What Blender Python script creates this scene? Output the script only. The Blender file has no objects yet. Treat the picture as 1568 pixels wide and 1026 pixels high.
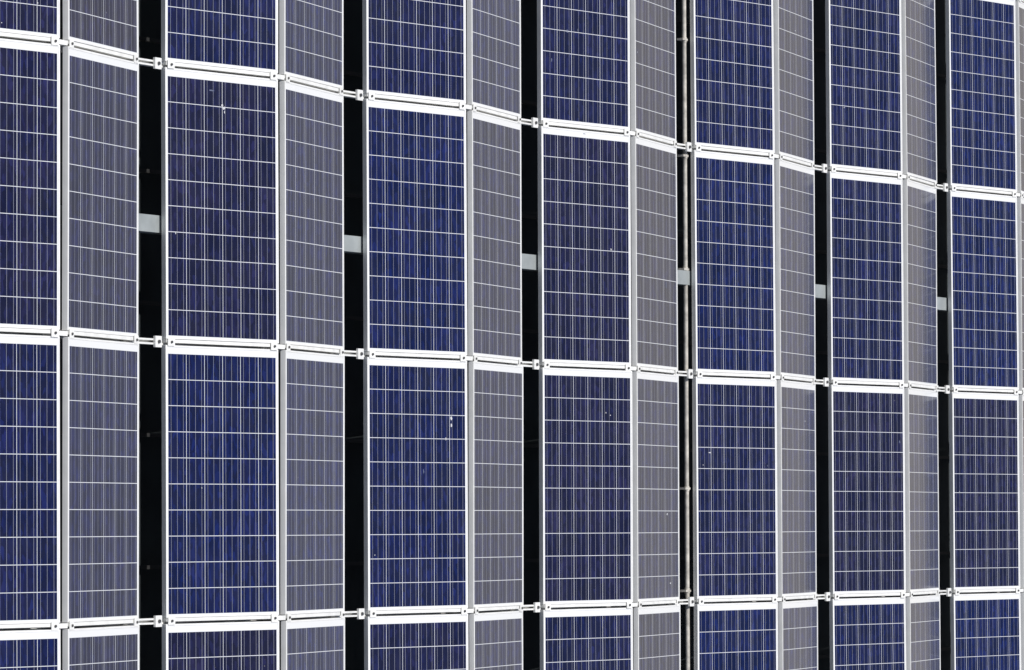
import bpy, math, random
from mathutils import Vector, Matrix, Euler
random.seed(7)
S=bpy.context.scene
# ------------------------------------------------------------ camera frame
F=6980.0; W0=1568.0; CX,CY=784.0,513.0
dX=Vector((3858,277,F)).normalized()
dYd=Vector((.0042,1,-(277+3858*.0042)/F)).normalized()
dY=-dYd
dZ=dX.cross(dY).normalized()
def c2w(v): return Vector((v.dot(dX),v.dot(dY),v.dot(dZ)))
D0=27.43
P0=Vector(((243-CX)/F*D0,(523-CY)/F*D0,D0))
CAM=-c2w(P0)+Vector((0,0,.034))
def ray(px,py): return c2w(Vector(((px-CX)/F,(py-CY)/F,1)))
def hit(px,py,z):
    d=ray(px,py)
    t=(z-CAM.z)/d.z
    return CAM+d*t
cam=bpy.data.objects.new("camera",bpy.data.cameras.new("camera"))
S.collection.objects.link(cam); S.camera=cam
r=c2w(Vector((1,0,0))); u=c2w(Vector((0,-1,0))); b=c2w(Vector((0,0,-1)))
M=Matrix(((r.x,u.x,b.x,CAM.x),(r.y,u.y,b.y,CAM.y),(r.z,u.z,b.z,CAM.z),(0,0,0,1)))
cam.matrix_world=M
cam.data.sensor_width=36; cam.data.lens=F/W0*36; cam.data.clip_end=3000
# ------------------------------------------------------------ dims
R=1.68; PITCH=2.376
PW=1.018; PL=1.642; TH=.035; TILT=math.radians(10)
ZL=.05; X0=.054; RG=.078
HW=PW*math.cos(TILT); HH=PW*math.sin(TILT)
# ------------------------------------------------------------ materials
def mat(name):
    m=bpy.data.materials.new(name); m.use_nodes=True
    return m,m.node_tree.nodes,m.node_tree.links,m.node_tree.nodes["Principled BSDF"]
def mth(n,l,op,a,b_=None,c=None):
    x=n.new("ShaderNodeMath"); x.operation=op
    for i,v in enumerate((a,b_,c)):
        if v is None: continue
        if isinstance(v,(int,float)): x.inputs[i].default_value=v
        else: l.new(v,x.inputs[i])
    return x.outputs[0]
def mixc(n,l,f,a,b_,bt='MIX'):
    x=n.new("ShaderNodeMix"); x.data_type='RGBA'; x.blend_type=bt
    for i,v in ((0,f),(6,a),(7,b_)):
        if isinstance(v,(int,float)): x.inputs[i].default_value=v
        elif isinstance(v,tuple): x.inputs[i].default_value=(*v,1)
        else: l.new(v,x.inputs[i])
    return x.outputs[2]
def simple(name,col,rough,metal=0,var=.15,scale=12):
    m,n,l,p=mat(name)
    tc=n.new("ShaderNodeTexCoord"); ns=n.new("ShaderNodeTexNoise")
    ns.inputs["Scale"].default_value=scale; ns.inputs["Detail"].default_value=5
    l.new(tc.outputs["Object"],ns.inputs["Vector"])
    rp=n.new("ShaderNodeMapRange"); rp.inputs[1].default_value=.3; rp.inputs[2].default_value=.7
    rp.inputs[3].default_value=1-var; rp.inputs[4].default_value=1
    l.new(ns.outputs[0],rp.inputs[0])
    c=mixc(n,l,1.0,col,rp.outputs[0],'MULTIPLY')
    l.new(c,p.inputs["Base Color"])
    p.inputs["Roughness"].default_value=rough; p.inputs["Metallic"].default_value=metal
    return m
M_FR=simple("frame_aluminium",(.83,.83,.81),.45,.1,.10,9)
M_RAIL=simple("rail_aluminium",(.85,.85,.82),.5,.1,.18,14)
M_BACK=simple("backsheet",(.6,.6,.6),.6)
M_BOLT=simple("bolt_steel",(.12,.12,.12),.4,.6)
M_CABLE=simple("cable_rubber",(.02,.02,.02),.6)
M_BEAM=simple("galvanised_steel",(.34,.37,.37),.55,.1,.25,6)
M_PIPE=simple("pipe_plastic",(.60,.57,.51),.6,0,.5,16)
M_GROUND=simple("asphalt",(.034,.043,.047),.95,0,.4,3)
M_DROP=simple("dropping",(.55,.56,.58),.8)
M_DROP2=simple("dropping_faint",(.10,.12,.19),.6)
# glass with cells
m,n,l,p=mat("solar_glass"); M_GL=m
tc=n.new("ShaderNodeTexCoord"); sp=n.new("ShaderNodeSeparateXYZ"); l.new(tc.outputs["Object"],sp.inputs[0])
oi=n.new("ShaderNodeObjectInfo"); rnd=oi.outputs["Random"]
mx=.021; cx=(PW-2*mx)/6
y0=-PL/2+.019; y1=PL/2-.050; cy=(y1-y0)/10
uu=mth(n,l,'DIVIDE',mth(n,l,'SUBTRACT',sp.outputs[0],mx),cx)
vv=mth(n,l,'DIVIDE',mth(n,l,'SUBTRACT',sp.outputs[1],y0),cy)
def lines(v,halfw,ph=0.0):   # 1 near integer values
    fr=mth(n,l,'FRACT',v); d=mth(n,l,'ABSOLUTE',mth(n,l,'SUBTRACT',fr,.5))
    if ph==0: return mth(n,l,'GREATER_THAN',d,.5-halfw)
    return mth(n,l,'LESS_THAN',d,halfw)
gx=lines(uu,.0018/cx); gy=lines(vv,.0020/cy)
bus=lines(mth(n,l,'MULTIPLY',uu,3.0),.0011*3/cx,1)
out=mth(n,l,'MAXIMUM',mth(n,l,'GREATER_THAN',mth(n,l,'ABSOLUTE',mth(n,l,'SUBTRACT',uu,3.0)),3.0),
        mth(n,l,'GREATER_THAN',mth(n,l,'ABSOLUTE',mth(n,l,'SUBTRACT',vv,5.0)),5.0))
white=mth(n,l,'MAXIMUM',gx,gy)
# per cell id
cmb=n.new("ShaderNodeCombineXYZ")
l.new(mth(n,l,'FLOOR',uu),cmb.inputs[0]); l.new(mth(n,l,'FLOOR',vv),cmb.inputs[1]); l.new(mth(n,l,'MULTIPLY',rnd,97.3),cmb.inputs[2])
wn=n.new("ShaderNodeTexWhiteNoise"); wn.noise_dimensions='3D'; l.new(cmb.outputs[0],wn.inputs[0])
# crystal grains
va=n.new("ShaderNodeVectorMath"); va.operation='ADD'
cmb2=n.new("ShaderNodeCombineXYZ"); l.new(mth(n,l,'MULTIPLY',rnd,53.0),cmb2.inputs[0]); l.new(mth(n,l,'MULTIPLY',wn.outputs[0],31.0),cmb2.inputs[2])
l.new(tc.outputs["Object"],va.inputs[0]); l.new(cmb2.outputs[0],va.inputs[1])
sc=n.new("ShaderNodeVectorMath"); sc.operation='MULTIPLY'; l.new(va.outputs[0],sc.inputs[0]); sc.inputs[1].default_value=(1,.40,1)
vo=n.new("ShaderNodeTexVoronoi"); vo.inputs["Scale"].default_value=48; l.new(sc.outputs[0],vo.inputs["Vector"])
sg=n.new("ShaderNodeSeparateColor"); l.new(vo.outputs["Color"],sg.inputs[0])
hue=mth(n,l,'ADD',mth(n,l,'ADD',mth(n,l,'MULTIPLY',mth(n,l,'POWER',rnd,1.6),.6),mth(n,l,'MULTIPLY',wn.outputs[0],.18)),mth(n,l,'MULTIPLY',sg.outputs[1],.18))
base=mixc(n,l,hue,(.0012,.0075,.066),(.0105,.0085,.028))
br=mth(n,l,'ADD',mth(n,l,'MULTIPLY',mth(n,l,'POWER',sg.outputs[0],2.5),.9),.66)
br=mth(n,l,'MULTIPLY',br,mth(n,l,'ADD',mth(n,l,'MULTIPLY',wn.outputs[0],.5),.75))
cell=mixc(n,l,1.0,base,br,'MULTIPLY')
c1=mixc(n,l,bus,cell,(.28,.29,.34))
c2=mixc(n,l,white,c1,(.62,.64,.67))
c2=mixc(n,l,out,c2,(.72,.73,.73))
# dust film + sparse specks
nz=n.new("ShaderNodeTexNoise"); nz.inputs["Scale"].default_value=3.0; nz.inputs["Detail"].default_value=7
off=n.new("ShaderNodeVectorMath"); off.operation='ADD'; l.new(tc.outputs["Object"],off.inputs[0]); 
cmb3=n.new("ShaderNodeCombineXYZ"); l.new(mth(n,l,'MULTIPLY',rnd,71.0),cmb3.inputs[1]); l.new(cmb3.outputs[0],off.inputs[1]); l.new(off.outputs[0],nz.inputs["Vector"])
df=n.new("ShaderNodeMapRange"); df.inputs[1].default_value=.35; df.inputs[2].default_value=.75; df.inputs[3].default_value=.002; df.inputs[4].default_value=.024
l.new(nz.outputs[0],df.inputs[0])
v2=n.new("ShaderNodeTexVoronoi"); v2.inputs["Scale"].default_value=9; l.new(off.outputs[0],v2.inputs["Vector"])
s2=n.new("ShaderNodeSeparateColor"); l.new(v2.outputs["Color"],s2.inputs[0])
spk=mth(n,l,'MULTIPLY',mth(n,l,'LESS_THAN',v2.outputs["Distance"],mth(n,l,'MULTIPLY',s2.outputs[1],.05)),mth(n,l,'GREATER_THAN',s2.outputs[0],.93))
dd=mth(n,l,'MAXIMUM',df.outputs[0],mth(n,l,'MULTIPLY',spk,.3))
c3=mixc(n,l,dd,c2,(.36,.35,.31))
l.new(c3,p.inputs["Base Color"])
p.inputs["Roughness"].default_value=.1
p.inputs["IOR"].default_value=1.46
# ------------------------------------------------------------ mesh builder
class MB:
    def __init__(s): s.v=[];s.f=[];s.m=[];s.mats=[]
    def mi(s,m):
        if m not in s.mats: s.mats.append(m)
        return s.mats.index(m)
    def box(s,x0,x1,y0,y1,z0,z1,m,T=None,mats6=None):
        b0=len(s.v)
        for z in (z0,z1):
            for (x,y) in ((x0,y0),(x1,y0),(x1,y1),(x0,y1)):
                v=Vector((x,y,z)); s.v.append(T@v if T else v)
        for k,f in enumerate(((0,3,2,1),(4,5,6,7),(0,1,5,4),(1,2,6,5),(2,3,7,6),(3,0,4,7))):
            s.f.append([b0+i for i in f]); s.m.append(s.mi(mats6[k] if mats6 else m))
    def cyl(s,c,ax,rad,h,m,seg=12,T=None):
        ax=Vector(ax).normalized(); a=ax.orthogonal().normalized(); b_=ax.cross(a); b0=len(s.v); c=Vector(c)
        for k in (0,1):
            for i in range(seg):
                t=2*math.pi*i/seg; v=c+ax*h*k+(a*math.cos(t)+b_*math.sin(t))*rad
                s.v.append(T@v if T else v)
        for i in range(seg):
            j=(i+1)%seg; s.f.append([b0+i,b0+j,b0+seg+j,b0+seg+i]); s.m.append(s.mi(m))
        s.f.append([b0+seg+i for i in range(seg)]); s.m.append(s.mi(m))
        s.f.append([b0+i for i in reversed(range(seg))]); s.m.append(s.mi(m))
    def blob(s,c,rx,ry,m,T,seg=11):
        b0=len(s.v)
        for i in range(seg):
            t=2*math.pi*i/seg; q=random.uniform(.55,1.25)
            s.v.append(T@Vector((c[0]+math.cos(t)*rx*q,c[1]+math.sin(t)*ry*q,c[2])))
        s.f.append([b0+i for i in range(seg)]); s.m.append(s.mi(m))
    def mesh(s,name):
        me=bpy.data.meshes.new(name); me.from_pydata([tuple(v) for v in s.v],[],s.f)
        for m in s.mats: me.materials.append(m)
        for i,q in enumerate(s.m): me.polygons[i].material_index=q
        me.update(); return me
def obj(name,me,loc=(0,0,0),rot=(0,0,0)):
    o=bpy.data.objects.new(name,me); o.location=loc; o.rotation_euler=rot; S.collection.objects.link(o); return o
# ------------------------------------------------------------ panel
fw=.011
B=MB()
B.box(0,PW,-PL/2,-PL/2+fw,-TH,0,M_FR); B.box(0,PW,PL/2-fw,PL/2,-TH,0,M_FR)
B.box(0,fw,-PL/2+fw,PL/2-fw,-TH,0,M_FR); B.box(PW-fw,PW,-PL/2+fw,PL/2-fw,-TH,0,M_FR)
B.box(fw,PW-fw,-PL/2+fw,PL/2-fw,-.007,-.002,M_GL,mats6=[M_BACK,M_GL]+[M_BACK]*4)
B.box(PW*.42,PW*.58,PL/2-.22,PL/2-.12,-.03,-.0075,M_CABLE)
ME=B.mesh("solar_panel")
IR=range(-3,9); JR=range(-4,4)
tj=math.radians(.12)
PANELS=[]
for i in IR:
    xb=i*PITCH+X0
    for j in JR:
        yc=(j+.5)*R
        for loc,sg_ in (((xb,yc,ZL),-1),((xb+HW+RG,yc,ZL+HH),1)):
            rot=(random.gauss(0,tj),sg_*TILT+random.gauss(0,tj),0)
            o=obj("solar_panel",ME,loc,rot)
            PANELS.append(Matrix.Translation(loc)@Euler(rot).to_matrix().to_4x4())
# bird droppings and smears lying on the glass
B=MB()
def drop(px,py,rx,ry,m_=M_DROP,k=1):
    d=ray(px,py); best=None
    for T in PANELS:
        Ti=T.inverted(); o_=Ti@CAM; dl=Ti.to_3x3()@d
        t=-o_.z/dl.z; q=o_+dl*t
        if .012<q.x<PW-.012 and abs(q.y)<PL/2-.012:
            if best is None or t<best[0]: best=(t,q,T)
    if best:
        t,q,T=best
        for _ in range(k):
            B.blob((q.x+random.uniform(-1,1)*.012*(k-1),q.y+random.uniform(-1,1)*.03*(k-1),-.0012-random.random()*.0005),rx*random.uniform(.7,1.1),ry*random.uniform(.7,1.1),m_,T)
drop(342,165,.011,.013,k=2); drop(344,172,.005,.014); drop(693,645,.010,.013,k=2); drop(683,672,.007,.013)
drop(324,132,.030,.006,M_DROP2,2); drop(649,722,.007,.014,M_DROP2); drop(870,47,.014,.006,M_DROP2,2); drop(885,46,.006,.015,M_DROP2); drop(845,92,.008,.014,M_DROP2)
drop(1087,693,.02,.005); drop(1077,712,.008,.004); drop(1090,716,.006,.008,M_DROP2); drop(1378,677,.010,.012,M_DROP2); drop(936,382,.007,.009)
drop(1410,238,.012,.012,M_DROP2,2); drop(1020,440,.008,.03,M_DROP2,2); drop(1022,787,.02,.010); drop(1027,893,.02,.008); drop(895,205,.02,.003,M_DROP2)
drop(1233,645,.010,.008); drop(990,710,.02,.006,M_DROP2); drop(1218,47,.01,.008)
for _ in range(22):
    drop(random.uniform(0,1568),random.uniform(0,1026),.005,.006,random.choice((M_DROP,M_DROP2,M_DROP2)))
obj("bird_droppings",B.mesh("bird_droppings"))
# ------------------------------------------------------------ rails per row line
def Tl(x,z,ang,y=0):
    return Matrix.Translation((x,y,z))@Matrix.Rotation(ang,4,'Y')
for j in range(-4,5):
    yj=j*R; B=MB()
    for i in IR:
        xb=i*PITCH+X0; xr=xb+HW+RG
        T1=Tl(xb,ZL,-TILT,yj); T2=Tl(xr,ZL+HH,TILT,yj)
        for T in (T1,T2):
            B.box(.01,PW-.01,-.004,.017,-.06,-.004,M_RAIL,T)
            for cxp in (.045,PW-.045):
                B.box(cxp-.03,cxp+.03,-.024,.026,.001,.005,M_RAIL,T)
                B.cyl((cxp,0,.005),(0,0,1),.008,.008,M_BOLT,8,T)
        xm=xb+HW+RG/2
        T=Matrix.Translation((xm,yj,ZL+HH))
        B.box(-RG/2-.006,RG/2+.006,-.014,.014,-.05,-.006,M_RAIL,T)
        B.cyl((0,-.016,-.03),(0,1,0),.009,.036,M_BOLT,8,T)
        xg=xr+HW; xn=xb+PITCH; T=Matrix.Translation((0,yj,0))
        B.box(xg-.12,xn+.12,-.018,-.007,-.02,.018,M_RAIL,T)
        B.box(xg-.12,xn+.12,.007,.018,-.02,.018,M_RAIL,T)
        B.box(xg-.12,xn+.12,-.018,.018,-.026,-.0205,M_RAIL,T)
        xc=xn-X0
        B.box(xc-.035,xc+.035,-.034,.034,.019,.034,M_RAIL,T)
        B.cyl((xc,0,.034),(0,0,1),.011,.01,M_BOLT,8,T)
        B.box(xg-.03,xg+.03,-.075,-.02,-.03,.012,M_RAIL,T)
        B.cyl((xg+.01,-.055,.012),(0,0,1),.008,.008,M_BOLT,8,T)
        B.box(xb+.125,xg-.125,-.018,.018,-.03,-.001,M_RAIL,T)
        # cable clips along the lower frame edge
        for _ in range(2):
            yy=random.uniform(.15,R-.15); B.box(xg+.001,xg+.012,yy,yy+.014,.018,.035,random.choice((M_RAIL,M_BACK)),T)
        for q in (xb+HW-.05,xr+.05):
            B.box(q-.02,q+.02,-.012,.012,-.001,ZL+HH-.07,M_RAIL,T)
    obj("mounting_rail",B.mesh("mounting_rail"))
# ------------------------------------------------------------ structure
yb=hit(232,342,0).y
XA=-3*PITCH-.3; XB=9*PITCH+.3
YA=-4*R-.3; YB=4*R+.3
GZ=-.95
for k in (-4*R,0,4*R):
    y=yb+k*.999
    if y<YA-.5 or y>YB+.5: continue
    B=MB(); B.box(XA,XB,y-.052,y+.052,-.10,-.001,M_BEAM)
    for x in (XA+.3,-2*PITCH,7*PITCH,XB-.3):
        B.box(x-.06,x+.06,y-.045,y+.045,GZ,-.101,M_BEAM); B.box(x-.15,x+.15,y-.15,y+.15,GZ,GZ+.02,M_BEAM)
    obj("support_beam",B.mesh("support_beam"))
for i in IR:
    x=i*PITCH+X0+HW+RG/2
    B=MB()
    B.box(x-.03,x+.03,YA,yb-.053,-.1,-.0305,M_BEAM); B.box(x-.03,x+.03,yb+.053,YB,-.1,-.0305,M_BEAM)
    obj("purlin",B.mesh("purlin"))
# low cross bars running under the array, close to the ground
B=MB()
for j in range(-8,9):
    y=j*R/2+.31; B.box(XA,XB,y-.012,y+.012,GZ+.05,GZ+.08,M_CABLE)
    for x in (XA+.2,0,3*PITCH,6*PITCH,XB-.2): B.box(x-.02,x+.02,y-.012,y+.012,GZ,GZ+.049,M_CABLE)
obj("cable_tray",B.mesh("cable_tray"))
# pipe in one valley
ZP=-.022
pp=hit(1049,320,ZP)
B=MB(); B.cyl((pp.x,YA,ZP),(0,1,0),.0165,YB-YA,M_PIPE,16)
for (px,py) in ((1043,60),(1043,238),(1043,412),(1043,748),(1043,905)):
    h=hit(px,py,ZP); B.cyl((pp.x,h.y-.02,ZP),(0,1,0),.0195,.04,M_PIPE,16)
    B.box(pp.x-.06,pp.x+.02,h.y-.008,h.y+.008,ZP-.03,ZP+.0205,M_PIPE)
obj("conduit_pipe",B.mesh("conduit_pipe"))
# ground
B=MB(); s_=600
B.v=[Vector((-s_,-s_,GZ)),Vector((s_,-s_,GZ)),Vector((s_,s_,GZ)),Vector((-s_,s_,GZ))]; B.f=[[0,1,2,3]]; B.m=[B.mi(M_GROUND)]
obj("ground",B.mesh("ground"))
# ------------------------------------------------------------ light
sv=Vector((-.12,.40,.90)).normalized()
sun=bpy.data.objects.new("sun",bpy.data.lights.new("sun",'SUN')); S.collection.objects.link(sun)
sun.rotation_euler=sv.to_track_quat('Z','Y').to_euler(); sun.data.energy=3.8; sun.data.angle=math.radians(.5); sun.data.color=(1,.97,.93)
w=bpy.data.worlds.new("World"); S.world=w; w.use_nodes=True; nt=w.node_tree; n=nt.nodes; l=nt.links
sky=n.new("ShaderNodeTexSky"); sky.sky_type='NISHITA'; sky.sun_disc=False
sky.sun_elevation=math.asin(sv.z); sky.sun_rotation=math.atan2(sv.x,sv.y); sky.dust_density=2.0
tc=n.new("ShaderNodeTexCoord"); sp=n.new("ShaderNodeSeparateXYZ"); l.new(tc.outputs["Generated"],sp.inputs[0])
hz=n.new("ShaderNodeMapRange"); hz.interpolation_type='SMOOTHSTEP'
hz.inputs[1].default_value=.0; hz.inputs[2].default_value=.55; hz.inputs[3].default_value=.97; hz.inputs[4].default_value=0
l.new(sp.outputs[2],hz.inputs[0])
c=mixc(n,l,hz.outputs[0],sky.outputs[0],(6.9,6.45,5.7))
l.new(c,n["Background"].inputs[0]); n["Background"].inputs[1].default_value=.1
S.view_settings.view_transform='Standard'; S.view_settings.look='None'; S.view_settings.exposure=0
